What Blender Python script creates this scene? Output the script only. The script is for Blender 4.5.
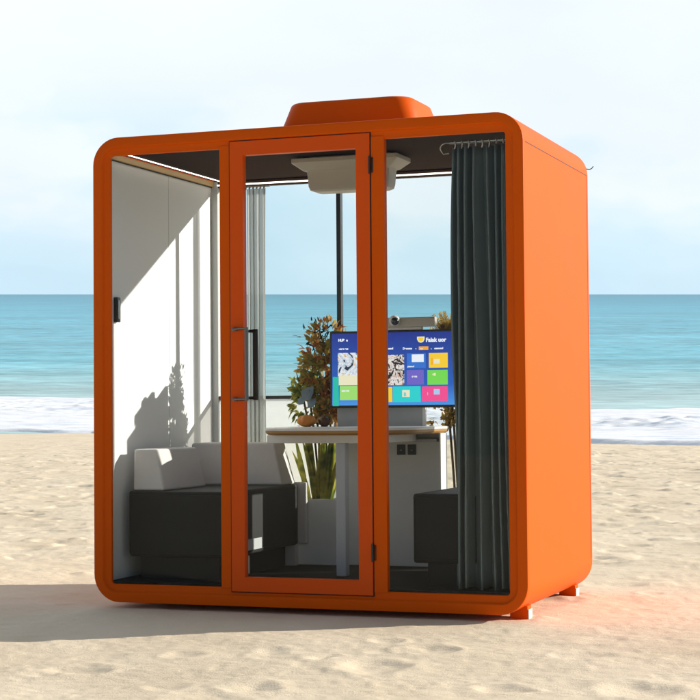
import bpy, bmesh, math, random
import numpy as np
from mathutils import Vector, Matrix, noise as mnoise

for o in list(bpy.data.objects): bpy.data.objects.remove(o)
S = bpy.context.scene
C = S.collection
R_ = math.radians
random.seed(7)

# ------------------------------------------------------------------ camera
CAM_F = 1759.1                      # focal length in 700 px units
CB = Vector((4.2005, -7.7742, 0.9461))          # camera place measured from the pod's corner
def rot_b(ax, ay, az):
    return Matrix.Rotation(az, 3, 'Z') @ Matrix.Rotation(ax, 3, 'X') @ Matrix.Rotation(ay, 3, 'Y')
Rb = rot_b(0.0331, 0.0079, 0.3504)
PITCH = math.atan((350 - 294.2) / CAM_F)
Rw = Matrix.Rotation(-PITCH, 3, 'X')
BR = Rw @ Rb.transposed()           # the beach slopes to the sea; the pod stands square on that slope
B4 = BR.to_4x4()
cam_loc = BR @ CB
cd = bpy.data.cameras.new('camera'); cam = bpy.data.objects.new('camera', cd); C.objects.link(cam)
cd.sensor_width = 36; cd.lens = CAM_F / 700 * 36; cd.clip_start = 0.1; cd.clip_end = 90000
cam.location = cam_loc
cam.rotation_euler = (math.pi / 2 - PITCH, 0, 0)
S.camera = cam
S.render.resolution_x = 1024; S.render.resolution_y = 1024

# ------------------------------------------------------------------ sun, sky, exposure
SLOPE, RATIO = 0.62, 0.61
sb = Vector((1.0, RATIO, SLOPE * RATIO)).normalized()        # towards the sun, pod frame
sw = (BR @ sb).normalized()
EL = math.asin(sw.z); AZ = math.atan2(sw.x, sw.y)
sd = bpy.data.lights.new('sun', 'SUN'); sd.energy = 4.6; sd.angle = R_(0.55); sd.color = (1.0, 0.94, 0.85)
so = bpy.data.objects.new('sun', sd); C.objects.link(so)
so.rotation_euler = sw.to_track_quat('Z', 'Y').to_euler(); so.location = (20, 20, 20)

W = bpy.data.worlds.new('World'); S.world = W; W.use_nodes = True
wn, wl = W.node_tree.nodes, W.node_tree.links
wn.clear()
sky = wn.new('ShaderNodeTexSky'); sky.sky_type = 'NISHITA'; sky.sun_disc = False
sky.sun_elevation = EL; sky.sun_rotation = AZ; sky.air_density = 1.0; sky.dust_density = 0.6; sky.ozone_density = 2.0
tc = wn.new('ShaderNodeTexCoord')
mp = wn.new('ShaderNodeMapping'); mp.inputs['Scale'].default_value = (1.0, 1.0, 2.2)
mp.inputs['Location'].default_value = (0.35, 0.0, 0.1)
nz = wn.new('ShaderNodeTexNoise'); nz.inputs['Scale'].default_value = 4.5; nz.inputs['Detail'].default_value = 5
nz.inputs['Roughness'].default_value = 0.5
rp = wn.new('ShaderNodeValToRGB'); rp.color_ramp.elements[0].position = 0.30; rp.color_ramp.elements[1].position = 0.66
rp.color_ramp.elements[0].color = (0.86, 0.86, 0.86, 1); rp.color_ramp.elements[1].color = (0.99, 0.99, 0.99, 1)
mx = wn.new('ShaderNodeMix'); mx.data_type = 'RGBA'

bg = wn.new('ShaderNodeBackground'); bg.inputs['Strength'].default_value = 0.0505
wo = wn.new('ShaderNodeOutputWorld')
wl.new(tc.outputs['Generated'], mp.inputs['Vector']); wl.new(mp.outputs[0], nz.inputs['Vector'])
wl.new(nz.outputs['Fac'], rp.inputs['Fac'])
# the bright veil hangs over the sea; inland the sky is clear
sp = wn.new('ShaderNodeSeparateXYZ'); wl.new(tc.outputs['Generated'], sp.inputs[0])
sr = wn.new('ShaderNodeMapRange'); sr.interpolation_type = 'SMOOTHSTEP'
sr.inputs['From Min'].default_value = -0.15; sr.inputs['From Max'].default_value = 0.75; sr.inputs['To Min'].default_value = 0.15
wl.new(sp.outputs['Y'], sr.inputs['Value'])
ml = wn.new('ShaderNodeMath'); ml.operation = 'MULTIPLY'; wl.new(rp.outputs['Color'], ml.inputs[0]); wl.new(sr.outputs[0], ml.inputs[1])
wl.new(ml.outputs[0], mx.inputs['Factor'])
hz = wn.new('ShaderNodeValToRGB'); he = hz.color_ramp.elements          # pale blue low down, whiter above
he[0].position = 0.0; he[0].color = (8.74, 11.73, 13.68, 1); he[1].position = 1.0; he[1].color = (11.96, 13.34, 14.72, 1)
for p_, c_ in ((0.05, (9.89, 12.54, 14.26, 1)), (0.09, (12.65, 13.80, 14.72, 1)), (0.2, (13.34, 14.14, 14.83, 1))):
    x_ = he.new(p_); x_.color = c_
vr = wn.new('ShaderNodeMapRange'); vr.inputs['From Min'].default_value = 0.38; vr.inputs['From Max'].default_value = 0.62; vr.inputs['To Min'].default_value = -0.03; vr.inputs['To Max'].default_value = 0.04
nz2 = wn.new('ShaderNodeTexNoise'); nz2.inputs['Scale'].default_value = 6.0; nz2.inputs['Detail'].default_value = 4
wl.new(mp.outputs[0], nz2.inputs['Vector']); wl.new(nz2.outputs['Fac'], vr.inputs['Value'])
ad = wn.new('ShaderNodeMath'); wl.new(vr.outputs[0], ad.inputs[1]); wl.new(sp.outputs['Z'], ad.inputs[0]); wl.new(ad.outputs[0], hz.inputs['Fac'])
wl.new(hz.outputs['Color'], mx.inputs['B'])
wl.new(sky.outputs[0], mx.inputs['A']); wl.new(mx.outputs['Result'], bg.inputs['Color'])
wl.new(bg.outputs[0], wo.inputs['Surface'])
vs = S.view_settings
vs.view_transform = 'Standard'; vs.look = 'None'; vs.gamma = 1; vs.use_curve_mapping = False; vs.exposure = 0.56

# ------------------------------------------------------------------ materials
def nodes(name):
    m = bpy.data.materials.new(name); m.use_nodes = True
    nt = m.node_tree; return m, nt.nodes, nt.links, nt.nodes['Principled BSDF']
def mat(name, col, rough=0.5, metal=0.0, spec=0.5, noise=0.0, nscale=20.0, bump=0.0, bscale=200.0, coat=0.0, emit=None, estr=1.0,
        stretch=(1, 1, 1), sheen=0.0, rvar=0.0):
    m, n, l, b = nodes(name)
    b.inputs['Base Color'].default_value = (*col, 1); b.inputs['Roughness'].default_value = rough
    b.inputs['Metallic'].default_value = metal; b.inputs['Specular IOR Level'].default_value = spec
    b.inputs['Coat Weight'].default_value = coat; b.inputs['Coat Roughness'].default_value = 0.12
    if sheen: b.inputs['Sheen Weight'].default_value = sheen
    t = n.new('ShaderNodeTexCoord'); mpn = n.new('ShaderNodeMapping'); mpn.inputs['Scale'].default_value = stretch
    l.new(t.outputs['Object'], mpn.inputs['Vector'])
    if noise:
        q = n.new('ShaderNodeTexNoise'); q.inputs['Scale'].default_value = nscale; q.inputs['Detail'].default_value = 5
        r = n.new('ShaderNodeMapRange'); r.inputs['To Min'].default_value = 1 - noise; r.inputs['To Max'].default_value = 1 + noise
        v = n.new('ShaderNodeMix'); v.data_type = 'RGBA'; v.blend_type = 'MULTIPLY'; v.inputs['Factor'].default_value = 1
        v.inputs['A'].default_value = (*col, 1)
        l.new(mpn.outputs[0], q.inputs['Vector']); l.new(q.outputs['Fac'], r.inputs['Value'])
        l.new(r.outputs[0], v.inputs['B']); l.new(v.outputs['Result'], b.inputs['Base Color'])
        if rvar:
            r2 = n.new('ShaderNodeMapRange'); r2.inputs['To Min'].default_value = rough - rvar; r2.inputs['To Max'].default_value = rough + rvar
            l.new(q.outputs['Fac'], r2.inputs['Value']); l.new(r2.outputs[0], b.inputs['Roughness'])
    if bump:
        q = n.new('ShaderNodeTexNoise'); q.inputs['Scale'].default_value = bscale; q.inputs['Detail'].default_value = 3
        bp = n.new('ShaderNodeBump'); bp.inputs['Strength'].default_value = bump; bp.inputs['Distance'].default_value = 0.002
        l.new(mpn.outputs[0], q.inputs['Vector']); l.new(q.outputs['Fac'], bp.inputs['Height']); l.new(bp.outputs[0], b.inputs['Normal'])
    if emit:
        b.inputs['Emission Color'].default_value = (*emit, 1); b.inputs['Emission Strength'].default_value = estr
    return m

ORANGE = mat('orange_paint', (0.68, 0.098, 0.002), 0.46, spec=0.08, noise=0.05, nscale=3.0, bump=0.06, bscale=700, rvar=0.05)
ORANGE2 = mat('orange_door_paint', (0.72, 0.087, 0.002), 0.40, spec=0.16, noise=0.05, nscale=3.0, bump=0.06, bscale=700)
BLACK = mat('black_rubber', (0.008, 0.008, 0.008), 0.6)
BLACKM = mat('black_metal', (0.012, 0.012, 0.012), 0.35, noise=0.2, nscale=60)
CHROME = mat('brushed_steel', (0.36, 0.35, 0.33), 0.25, metal=1.0, noise=0.1, nscale=80)
WHITEP = mat('white_wall_panel', (0.80, 0.80, 0.79), 0.55, noise=0.025, nscale=2.5, bump=0.05, bscale=400)
GREYP = mat('light_grey_panel', (0.46, 0.47, 0.47), 0.5, noise=0.03, nscale=4)
SEAMM = mat('seam_grey', (0.30, 0.31, 0.33), 0.7)
CEIL = mat('dark_ceiling', (0.040, 0.019, 0.009), 0.85, spec=0.06, noise=0.2, nscale=8)
GOLD = mat('oak_trim', (0.55, 0.34, 0.12), 0.4, noise=0.15, nscale=12, stretch=(6, 0.6, 6))
LED = mat('led_strip_light', (0.9, 0.9, 0.85), 0.4, emit=(1.0, 0.97, 0.88), estr=2.2)
CARPET = mat('dark_carpet', (0.030, 0.029, 0.027), 0.95, noise=0.9, nscale=9, bump=0.8, bscale=260, stretch=(1.0, 5, 1), spec=0.1)
BEIGE = mat('beige_vent_plastic', (0.46, 0.42, 0.35), 0.45, noise=0.02, nscale=5)
TABLEW = mat('white_laminate', (0.82, 0.81, 0.79), 0.3, noise=0.015, nscale=4)
WOOD = mat('oak_edge', (0.42, 0.22, 0.065), 0.45, noise=0.25, nscale=14, stretch=(1, 1, 12))
METALW = mat('grey_blue_metal', (0.52, 0.54, 0.57), 0.4, noise=0.02)
LEATH = mat('charcoal_fabric', (0.014, 0.0145, 0.0135), 0.6, spec=0.25, noise=0.25, nscale=30, bump=0.35, bscale=520, sheen=0.05)
CUSH = mat('light_grey_fabric', (0.66, 0.63, 0.60), 0.85, noise=0.05, nscale=40, bump=0.4, bscale=700, sheen=0.2)
CURTD = mat('dark_teal_curtain', (0.115, 0.145, 0.145), 0.34, noise=0.12, nscale=14, bump=0.3, bscale=600, sheen=0.12, stretch=(1, 1, .15))
POT = mat('white_planter', (0.80, 0.79, 0.76), 0.5, noise=0.03)
FOOTM = mat('white_foot', (0.55, 0.53, 0.50), 0.5)

def glass_mat(name, tint, rough=0.0, ior=1.45):
    m, n, l, b = nodes(name); n.remove(b); out = n['Material Output']
    t = n.new('ShaderNodeBsdfTransparent'); t.inputs[0].default_value = (*tint, 1)
    g = n.new('ShaderNodeBsdfGlossy'); g.inputs['Roughness'].default_value = rough
    lw = n.new('ShaderNodeLayerWeight'); lw.inputs['Blend'].default_value = 0.5
    pw = n.new('ShaderNodeMath'); pw.operation = 'POWER'; pw.inputs[1].default_value = 5; l.new(lw.outputs['Facing'], pw.inputs[0])
    f = n.new('ShaderNodeMath'); f.operation = 'MULTIPLY_ADD'; f.inputs[1].default_value = 0.9; f.inputs[2].default_value = ((ior - 1) / (ior + 1)) ** 2 * .22
    l.new(pw.outputs[0], f.inputs[0])
    x = n.new('ShaderNodeMixShader')
    l.new(f.outputs[0], x.inputs[0]); l.new(t.outputs[0], x.inputs[1]); l.new(g.outputs[0], x.inputs[2]); l.new(x.outputs[0], out.inputs['Surface'])
    return m
GLASS = glass_mat('clear_glass', (0.97, 0.985, 0.98))
GLASSB = glass_mat('rear_clear_glass', (0.98, 0.99, 0.99), ior=1.3)
def film_mat(name, col, trans):
    m, n, l, b = nodes(name); n.remove(b); out = n['Material Output']
    t = n.new('ShaderNodeBsdfTransparent')
    tr = n.new('ShaderNodeBsdfTranslucent'); tr.inputs[0].default_value = (*col, 1)
    df = n.new('ShaderNodeBsdfDiffuse'); df.inputs[0].default_value = (*col, 1)
    a = n.new('ShaderNodeMixShader'); a.inputs[0].default_value = 0.45
    x = n.new('ShaderNodeMixShader'); x.inputs[0].default_value = trans
    l.new(tr.outputs[0], a.inputs[1]); l.new(df.outputs[0], a.inputs[2]); l.new(a.outputs[0], x.inputs[1]); l.new(t.outputs[0], x.inputs[2])
    l.new(x.outputs[0], out.inputs['Surface']); return m
FROST = film_mat('frosted_film', (0.82, 0.85, 0.82), 0.5)
SHEER = film_mat('grey_sheer_cloth', (0.55, 0.56, 0.54), 0.4)

# ------------------------------------------------------------------ helpers
def tagit(o, label=None, cat=None, group=None, kind=None):
    for k, v in (('label', label), ('category', cat), ('group', group), ('kind', kind)):
        if v: o[k] = v
    return o
def empty(name, loc, label, cat, group=None, rz=0):
    o = bpy.data.objects.new(name, None); C.objects.link(o); o.empty_display_size = 0.1
    o.matrix_world = B4 @ Matrix.Translation(loc) @ Matrix.Rotation(rz, 4, 'Z')
    o['origin'] = tuple(loc)
    return tagit(o, label, cat, group)
def part(name, bm, m, parent, smooth=False, org=None):
    """mesh drawn in pod coordinates; stored relative to its thing"""
    org = Vector(org if org is not None else root_origin(parent))
    me = bpy.data.meshes.new(name)
    bmesh.ops.translate(bm, verts=bm.verts, vec=-org)
    bm.to_mesh(me); bm.free()
    ms = m if isinstance(m, (list, tuple)) else [m]
    for q in ms: me.materials.append(q)
    if smooth:
        for p in me.polygons: p.use_smooth = True
        if smooth != 'all':
            try: me.set_sharp_from_angle(angle=R_(smooth if smooth is not True else 40))
            except Exception: pass
    o = bpy.data.objects.new(name, me); C.objects.link(o)
    if parent is not None: o.parent = parent
    else: o.matrix_world = B4 @ Matrix.Translation(org)
    return o
def root_origin(p):
    while p.parent is not None: p = p.parent
    return tuple(p['origin'])
def solo(name, bm, m, org, label, cat, group=None, smooth=True):
    o = part(name, bm, m, None, smooth, org); return tagit(o, label, cat, group)
def box(bm, a, b, bev=0.0, seg=2, mi=0):
    x0, y0, z0 = a; x1, y1, z1 = b
    vs_ = [bm.verts.new(v) for v in ((x0, y0, z0), (x1, y0, z0), (x1, y1, z0), (x0, y1, z0), (x0, y0, z1), (x1, y0, z1), (x1, y1, z1), (x0, y1, z1))]
    fs = [bm.faces.new([vs_[i] for i in f]) for f in ((0, 3, 2, 1), (4, 5, 6, 7), (0, 1, 5, 4), (1, 2, 6, 5), (2, 3, 7, 6), (3, 0, 4, 7))]
    for f in fs: f.material_index = mi
    if bev:
        es = list({e for f in fs for e in f.edges})
        r = bmesh.ops.bevel(bm, geom=es, offset=bev, segments=seg, profile=0.6, affect='EDGES')
        for f in r['faces']: f.material_index = mi
    return fs
def bx(a, b, bev=0.0, seg=2):
    bm = bmesh.new(); box(bm, a, b, bev, seg); return bm
def rrect(x0, x1, z0, z1, r, n=10):
    pts = []
    for cx, cz, a0 in ((x1 - r, z1 - r, 0), (x0 + r, z1 - r, 90), (x0 + r, z0 + r, 180), (x1 - r, z0 + r, 270)):
        for i in range(n + 1):
            a = R_(a0 + 90 * i / n); pts.append((cx + r * math.cos(a), cz + r * math.sin(a)))
    return pts
def loft(bm, rings, cap0=False, cap1=False, closed=False):
    L = [[bm.verts.new(p) for p in ring] for ring in rings]
    n = len(L[0])
    pairs = list(zip(L[:-1], L[1:])) + ([(L[-1], L[0])] if closed else [])
    for a, b in pairs:
        for i in range(n):
            j = (i + 1) % n; bm.faces.new((a[i], a[j], b[j], b[i]))
    if cap0: bm.faces.new(list(reversed(L[0])))
    if cap1: bm.faces.new(L[-1])
    bmesh.ops.recalc_face_normals(bm, faces=bm.faces)
    return L
def tube(bm, pts, r, n=8, cap=True):
    pts = [Vector(p) for p in pts]; rs = r if isinstance(r, (list, tuple)) else [r] * len(pts)
    rings = []
    up = Vector((0.13, 0.31, 0.94)).normalized()
    for i, p in enumerate(pts):
        d = (pts[min(i + 1, len(pts) - 1)] - pts[max(i - 1, 0)]).normalized()
        s = d.cross(up)
        if s.length < 1e-3: s = d.cross(Vector((1, 0, 0)))
        s.normalize(); t = d.cross(s)
        rings.append([p + (s * math.cos(2 * math.pi * k / n) + t * math.sin(2 * math.pi * k / n)) * rs[i] for k in range(n)])
    L = [[bm.verts.new(p) for p in ring] for ring in rings]
    for a, b in zip(L[:-1], L[1:]):
        for i in range(n): bm.faces.new((a[i], a[(i + 1) % n], b[(i + 1) % n], b[i]))
    if cap: bm.faces.new(list(reversed(L[0]))); bm.faces.new(L[-1])
def bezier(p0, p1, p2, n=8):
    return [tuple((1 - t) ** 2 * a + 2 * t * (1 - t) * b + t * t * c for a, b, c in zip(p0, p1, p2)) for t in [i / n for i in range(n + 1)]]

# ------------------------------------------------------------------ noise for terrain
def vnoise(x, y, seed=0):
    xi = np.floor(x).astype(np.int64); yi = np.floor(y).astype(np.int64); xf = x - xi; yf = y - yi
    def h(a, b):
        n = (a * 374761393 + b * 668265263 + seed * 974634777) & 0xffffffff
        n = ((n ^ (n >> 13)) * 1274126177) & 0xffffffff
        return ((n ^ (n >> 16)) & 0xffff) / 65535.0
    u = xf * xf * xf * (xf * (xf * 6 - 15) + 10); v = yf * yf * yf * (yf * (yf * 6 - 15) + 10)
    return (h(xi, yi) * (1 - u) + h(xi + 1, yi) * u) * (1 - v) + (h(xi, yi + 1) * (1 - u) + h(xi + 1, yi + 1) * u) * v - 0.5
def polar_grid(name, radii, angles, zf, m, smooth=True):
    """one sheet round the viewpoint; angles measured from +Y"""
    r = np.asarray(radii)[:, None]; a = np.asarray(angles)[None, :]
    x = cam_loc.x + r * np.sin(a); y = cam_loc.y + r * np.cos(a) + 0 * x
    z = zf(x, y, r + 0 * a)
    co = np.stack([x, y, z], -1).reshape(-1, 3).astype(np.float32)
    nr, na = x.shape
    i = np.arange(nr - 1)[:, None] * na + np.arange(na - 1)[None, :]
    q = np.stack([i, i + 1, i + na + 1, i + na], -1).reshape(-1, 4)
    q = q[:, ::-1]
    me = bpy.data.meshes.new(name)
    me.vertices.add(len(co)); me.vertices.foreach_set('co', co.ravel())
    me.loops.add(q.size); me.loops.foreach_set('vertex_index', q.ravel().astype(np.int32))
    me.polygons.add(len(q)); me.polygons.foreach_set('loop_start', (np.arange(len(q)) * 4).astype(np.int32))
    me.polygons.foreach_set('loop_total', np.full(len(q), 4, np.int32))
    me.polygons.foreach_set('use_smooth', np.full(len(q), smooth))
    me.update(calc_edges=True); me.validate()
    me.materials.append(m)
    o = bpy.data.objects.new(name, me); C.objects.link(o); return o

# slope of the beach in world coordinates
nrm = BR @ Vector((0, 0, 1))
GZ = -0.028
p0 = BR @ Vector((0, 0, GZ))
def beach_plane(x, y):
    return p0.z - (nrm.x * (x - p0.x) + nrm.y * (y - p0.y)) / nrm.z
def sea_hit(py, z):                  # distance in y at which image row py meets level z (centre column)
    return (cam_loc.z - z) / math.tan(math.atan((py - 350) / CAM_F) + PITCH)
# waterline on the beach: level chosen where the slope passes row ~431
SEA = None
def slope_hit(px, py):
    d = Rw @ Vector(((px - 350) / CAM_F, 1, -(py - 350) / CAM_F))
    t = (p0 - cam_loc).dot(nrm) / d.dot(nrm)
    ts = (SEA + 0.05 - cam_loc.z) / d.z if SEA is not None else 1e9
    return cam_loc + d * min(t, ts)
SEA = slope_hit(350, 431).z
print('sea level', SEA, 'cam', cam_loc, 'waterline', slope_hit(350, 431), 'sun el', math.degrees(EL), 'az', math.degrees(AZ))
WL = [slope_hit(px, py) for px, py in ((-150, 428.5), (0, 430), (95, 431.2), (350, 437), (600, 443.5), (700, 445), (850, 447))]

# footprints and dimples, world xy
rf = random.Random(11)
prints = []
BI = B4.inverted()
for i in range(200):
    r = 4.5 + 22 * rf.random() ** 1.4; a = R_(rf.uniform(-17, 17))
    prints.append((cam_loc.x + r * math.sin(a), cam_loc.y + r * math.cos(a), rf.uniform(0.04, 0.11), rf.uniform(0.04, 0.09), rf.uniform(0.002, 0.009)))
for px, py, s in ((82, 668, 1.0), (45, 672, .6), (372, 668, 1.2), (430, 652, 1.0), (385, 642, .7), (560, 600, 1.2), (545, 604, .9), (600, 562, 1), (180, 655, .7), (640, 690, 1.2), (500, 690, .8), (250, 690, .9)):
    w = slope_hit(px, py); prints.append((w.x, w.y, 0.085 * s, 0.10 * s, 0.012 * s))

def sand_h(x, y, r):
    z = beach_plane(x, y)
    top = 1.6; z = np.where(z > top - 0.8, top - 0.8 + 0.8 * np.tanh((z - top + 0.8) / 0.8), z)
    z = np.maximum(z, SEA - 6)
    # soft undulation
    h = 0.030 * vnoise(x * 0.9 + 3, y * 0.55, 1) + 0.060 * vnoise(x * 0.25, y * 0.13 + 9, 2) * np.clip((r - 6) / 8, 0, 1)
    # wind/foot-worn lumps
    h += 0.011 * vnoise(x * 1.9, y * 2.9, 3) + 0.006 * vnoise(x * 3.6, y * 6.5, 4)
    # sparse scuffs: ridged
    far = np.clip((r - 8.2) / 3, 0, 1)
    n = vnoise(x * 1.6, y * 1.9, 5) + 0.6 * vnoise(x * 4.0, y * 4.6, 6)
    h += far * 0.028 * np.clip(n - 0.10, 0, None) - far * 0.10 * np.clip(-n - 0.26, 0, None)
    h += far * 0.045 * np.clip(vnoise(x * 3.7, y * 3.3, 81) + .4 * vnoise(x * 9, y * 8, 82) - 0.16, 0, None) * (1 + vnoise(x * .4, y * .3, 83))
    n2 = vnoise(x * 9.0 + 40, y * 6.0, 7)
    h += 0.005 * np.clip(n2, 0, None) + 0.0030 * vnoise(x * 26, y * 22, 8)
    wx = 0.05 * vnoise(x * 9, y * 9, 71); wy = 0.05 * vnoise(x * 9 + 5, y * 9, 72)
    for (fx, fy, sx, sy, dp) in prints:
        dx = (x + wx - fx) / sx; dy = (y + wy - fy) / sy; q = dx * dx + dy * dy
        k = q < 9
        if k.any(): h[k] += -dp * np.exp(-q[k]) + dp * 0.45 * np.exp(-(np.sqrt(q[k]) - 1.55) ** 2 * 4)
    for fx, fy in ((2.13, .17), (2.13, 1.15)):
        w = BR @ Vector((fx, fy, 0)); q = np.hypot(x - w.x, y - w.y)
        h += 0.03 * np.exp(-((q - .10) / .05) ** 2) * (0.5 + vnoise(x * 14, y * 14, 61))
    fade = np.clip((58 - r) / 22, 0, 1)
    h = h * (0.25 + 0.75 * fade)
    # level and slightly scooped bed under and close round the pod
    inv = np.array(BR.transposed())
    bxx = inv[0, 0] * x + inv[0, 1] * y; byy = inv[1, 0] * x + inv[1, 1] * y
    dx = np.maximum(np.maximum(-bxx, bxx - 2.207), 0); dy = np.maximum(np.maximum(-byy, byy - 1.363), 0)
    dd = np.sqrt(dx * dx + dy * dy)
    k = np.clip(dd / 0.35, 0, 1); k = k * k * (3 - 2 * k)
    return z + h * (0.45 + 0.55 * k)

m, n, l, b = nodes('beach_sand')
b.inputs['Roughness'].default_value = 0.92; b.inputs['Specular IOR Level'].default_value = 0.15
t = n.new('ShaderNodeTexCoord')
def nnoise(scale, detail=4, st=(1, 1, 1), rough=0.55):
    mpn = n.new('ShaderNodeMapping'); mpn.inputs['Scale'].default_value = st; l.new(t.outputs['Object'], mpn.inputs['Vector'])
    q = n.new('ShaderNodeTexNoise'); q.inputs['Scale'].default_value = scale; q.inputs['Detail'].default_value = detail; q.inputs['Roughness'].default_value = rough
    l.new(mpn.outputs[0], q.inputs['Vector']); return q
q1 = nnoise(1.2, 6, (1, 0.6, 1)); q2 = nnoise(130, 4, (1, 1, 1), 0.75); q3 = nnoise(7, 9, (1, 1.7, 1), 0.68)
cr = n.new('ShaderNodeValToRGB'); cr.color_ramp.elements[0].position = 0.3; cr.color_ramp.elements[1].position = 0.7
cr.color_ramp.elements[0].color = (0.74, 0.605, 0.43, 1); cr.color_ramp.elements[1].color = (0.86, 0.73, 0.545, 1)
l.new(q1.outputs['Fac'], cr.inputs['Fac'])
cr2 = n.new('ShaderNodeValToRGB'); cr2.color_ramp.elements[0].position = 0.28; cr2.color_ramp.elements[1].position = 0.5
cr2.color_ramp.elements[0].color = (0.84, 0.80, 0.74, 1); cr2.color_ramp.elements[1].color = (1, 1, 1, 1)
l.new(q2.outputs['Fac'], cr2.inputs['Fac'])
mm = n.new('ShaderNodeMix'); mm.data_type = 'RGBA'; mm.blend_type = 'MULTIPLY'; mm.inputs['Factor'].default_value = 0.7
l.new(cr.outputs['Color'], mm.inputs['A']); l.new(cr2.outputs['Color'], mm.inputs['B']); l.new(mm.outputs['Result'], b.inputs['Base Color'])
b1 = n.new('ShaderNodeBump'); b1.inputs['Strength'].default_value = 0.6; b1.inputs['Distance'].default_value = 0.016
b2 = n.new('ShaderNodeBump'); b2.inputs['Strength'].default_value = 0.7; b2.inputs['Distance'].default_value = 0.004
l.new(q3.outputs['Fac'], b1.inputs['Height']); l.new(q2.outputs['Fac'], b2.inputs['Height'])
l.new(b1.outputs[0], b2.inputs['Normal']); l.new(b2.outputs[0], b.inputs['Normal'])
SAND = m
ang = np.concatenate([np.linspace(-180, -24, 90)[:-1], np.linspace(-24, 24, 1100), np.linspace(24, 180, 90)[1:]])
rad = np.concatenate([[0.02], np.geomspace(0.5, 4.5, 40)[:-1], np.geomspace(4.5, 70, 980), np.geomspace(70, 900, 40)[1:]])
tagit(polar_grid('sand', rad, np.radians(ang), sand_h, SAND), kind='structure')

# ------------------------------------------------------------------ sea
m, n, l, b = nodes('sea_water')
t = n.new('ShaderNodeTexCoord')
b.inputs['Roughness'].default_value = 0.42; b.inputs['Specular IOR Level'].default_value = 0.22; b.inputs['IOR'].default_value = 1.33
sx = n.new('ShaderNodeSeparateXYZ'); l.new(t.outputs['Object'], sx.inputs[0])
mr = n.new('ShaderNodeMath'); mr.operation = 'DIVIDE'; mr.inputs[0].default_value = 90.0; l.new(sx.outputs['Y'], mr.inputs[1])
cr = n.new('ShaderNodeValToRGB'); e = cr.color_ramp.elements
e[0].position = 0.0; e[0].color = (0.060, 0.285, 0.410, 1); e[1].position = 1.0; e[1].color = (0.42, 0.60, 0.60, 1)
for p, c in ((0.12, (0.10, 0.41, 0.54, 1)), (0.45, (0.17, 0.50, 0.61, 1)), (0.62, (0.16, 0.49, 0.58, 1)), (0.8, (0.30, 0.55, 0.58, 1))):
    x = e.new(p); x.color = c
l.new(mr.outputs[0], cr.inputs['Fac'])
qa = nnoise(0.12, 6, (0.22, 1.0, 1), 0.65); qb = nnoise(0.9, 4, (0.30, 1.0, 1), 0.6)
ra = n.new('ShaderNodeMapRange'); ra.inputs['From Min'].default_value = 0.3; ra.inputs['From Max'].default_value = 0.7; ra.inputs['To Min'].default_value = 0.74; ra.inputs['To Max'].default_value = 1.33
rb = n.new('ShaderNodeMapRange'); rb.inputs['From Min'].default_value = 0.3; rb.inputs['From Max'].default_value = 0.7; rb.inputs['To Min'].default_value = 0.72; rb.inputs['To Max'].default_value = 1.22
l.new(qa.outputs['Fac'], ra.inputs['Value']); l.new(qb.outputs['Fac'], rb.inputs['Value'])
mu = n.new('ShaderNodeMath'); mu.operation = 'MULTIPLY'; l.new(ra.outputs[0], mu.inputs[0]); l.new(rb.outputs[0], mu.inputs[1])
mm = n.new('ShaderNodeMix'); mm.data_type = 'RGBA'; mm.blend_type = 'MULTIPLY'; mm.inputs['Factor'].default_value = 1
l.new(cr.outputs['Color'], mm.inputs['A']); l.new(mu.outputs[0], mm.inputs['B']); l.new(mm.outputs['Result'], b.inputs['Base Color'])
bp = n.new('ShaderNodeBump'); bp.inputs['Strength'].default_value = 0.5; bp.inputs['Distance'].default_value = 0.25
l.new(qb.outputs['Fac'], bp.inputs['Height']); l.new(bp.outputs[0], b.inputs['Normal'])
SEAM = m
WLX = np.array([w.x for w in WL]); WLY = np.array([w.y for w in WL])
def wl_y(x):                          # shoreline of the swash
    s0 = (WLY[1] - WLY[0]) / (WLX[1] - WLX[0]); s1 = (WLY[-1] - WLY[-2]) / (WLX[-1] - WLX[-2])
    y = np.interp(x, WLX, WLY)
    y = np.where(x < WLX[0], WLY[0] + (x - WLX[0]) * s0 * .5, y); y = np.where(x > WLX[-1], WLY[-1] + (x - WLX[-1]) * s1 * .5, y)
    return y
def wave_lines(x, y):
    w = 0.10 * vnoise(x * 0.06, y * 0.45, 21) + 0.07 * vnoise(x * 0.16, y * 1.1, 22) + 0.04 * vnoise(x * 0.5, y * 2.3, 23)
    return w
def sea_h(x, y, r):
    return SEA + wave_lines(x, y) * np.clip((900 - r) / 700, 0, 1) * np.clip((y - 80) / 20, 0.05, 1) * 1.8
ang = np.concatenate([np.linspace(-100, -20, 30)[:-1], np.linspace(-20, 20, 500), np.linspace(20, 100, 30)[1:]])
rad = np.concatenate([np.geomspace(40, 420, 520), np.geomspace(420, 60000, 40)[1:]])
tagit(polar_grid('sea', rad, np.radians(ang), sea_h, SEAM), kind='structure')

# breaking wave and swash foam: one thick uneven sheet
m, n, l, b = nodes('sea_foam_white')
t = n.new('ShaderNodeTexCoord')
b.inputs['Roughness'].default_value = 0.7; b.inputs['Specular IOR Level'].default_value = 0.2
q = nnoise(1.1, 6, (0.35, 1, 1), 0.65)
cr = n.new('ShaderNodeValToRGB'); cr.color_ramp.elements[0].position = 0.36; cr.color_ramp.elements[1].position = 0.5
cr.color_ramp.elements[0].color = (0.70, 0.76, 0.84, 1); cr.color_ramp.elements[1].color = (0.92, 0.92, 0.93, 1)
l.new(q.outputs['Fac'], cr.inputs['Fac']); l.new(cr.outputs['Color'], b.inputs['Base Color'])
bp = n.new('ShaderNodeBump'); bp.inputs['Strength'].default_value = 0.6; bp.inputs['Distance'].default_value = 0.15
l.new(q.outputs['Fac'], bp.inputs['Height']); l.new(bp.outputs[0], b.inputs['Normal'])
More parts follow.
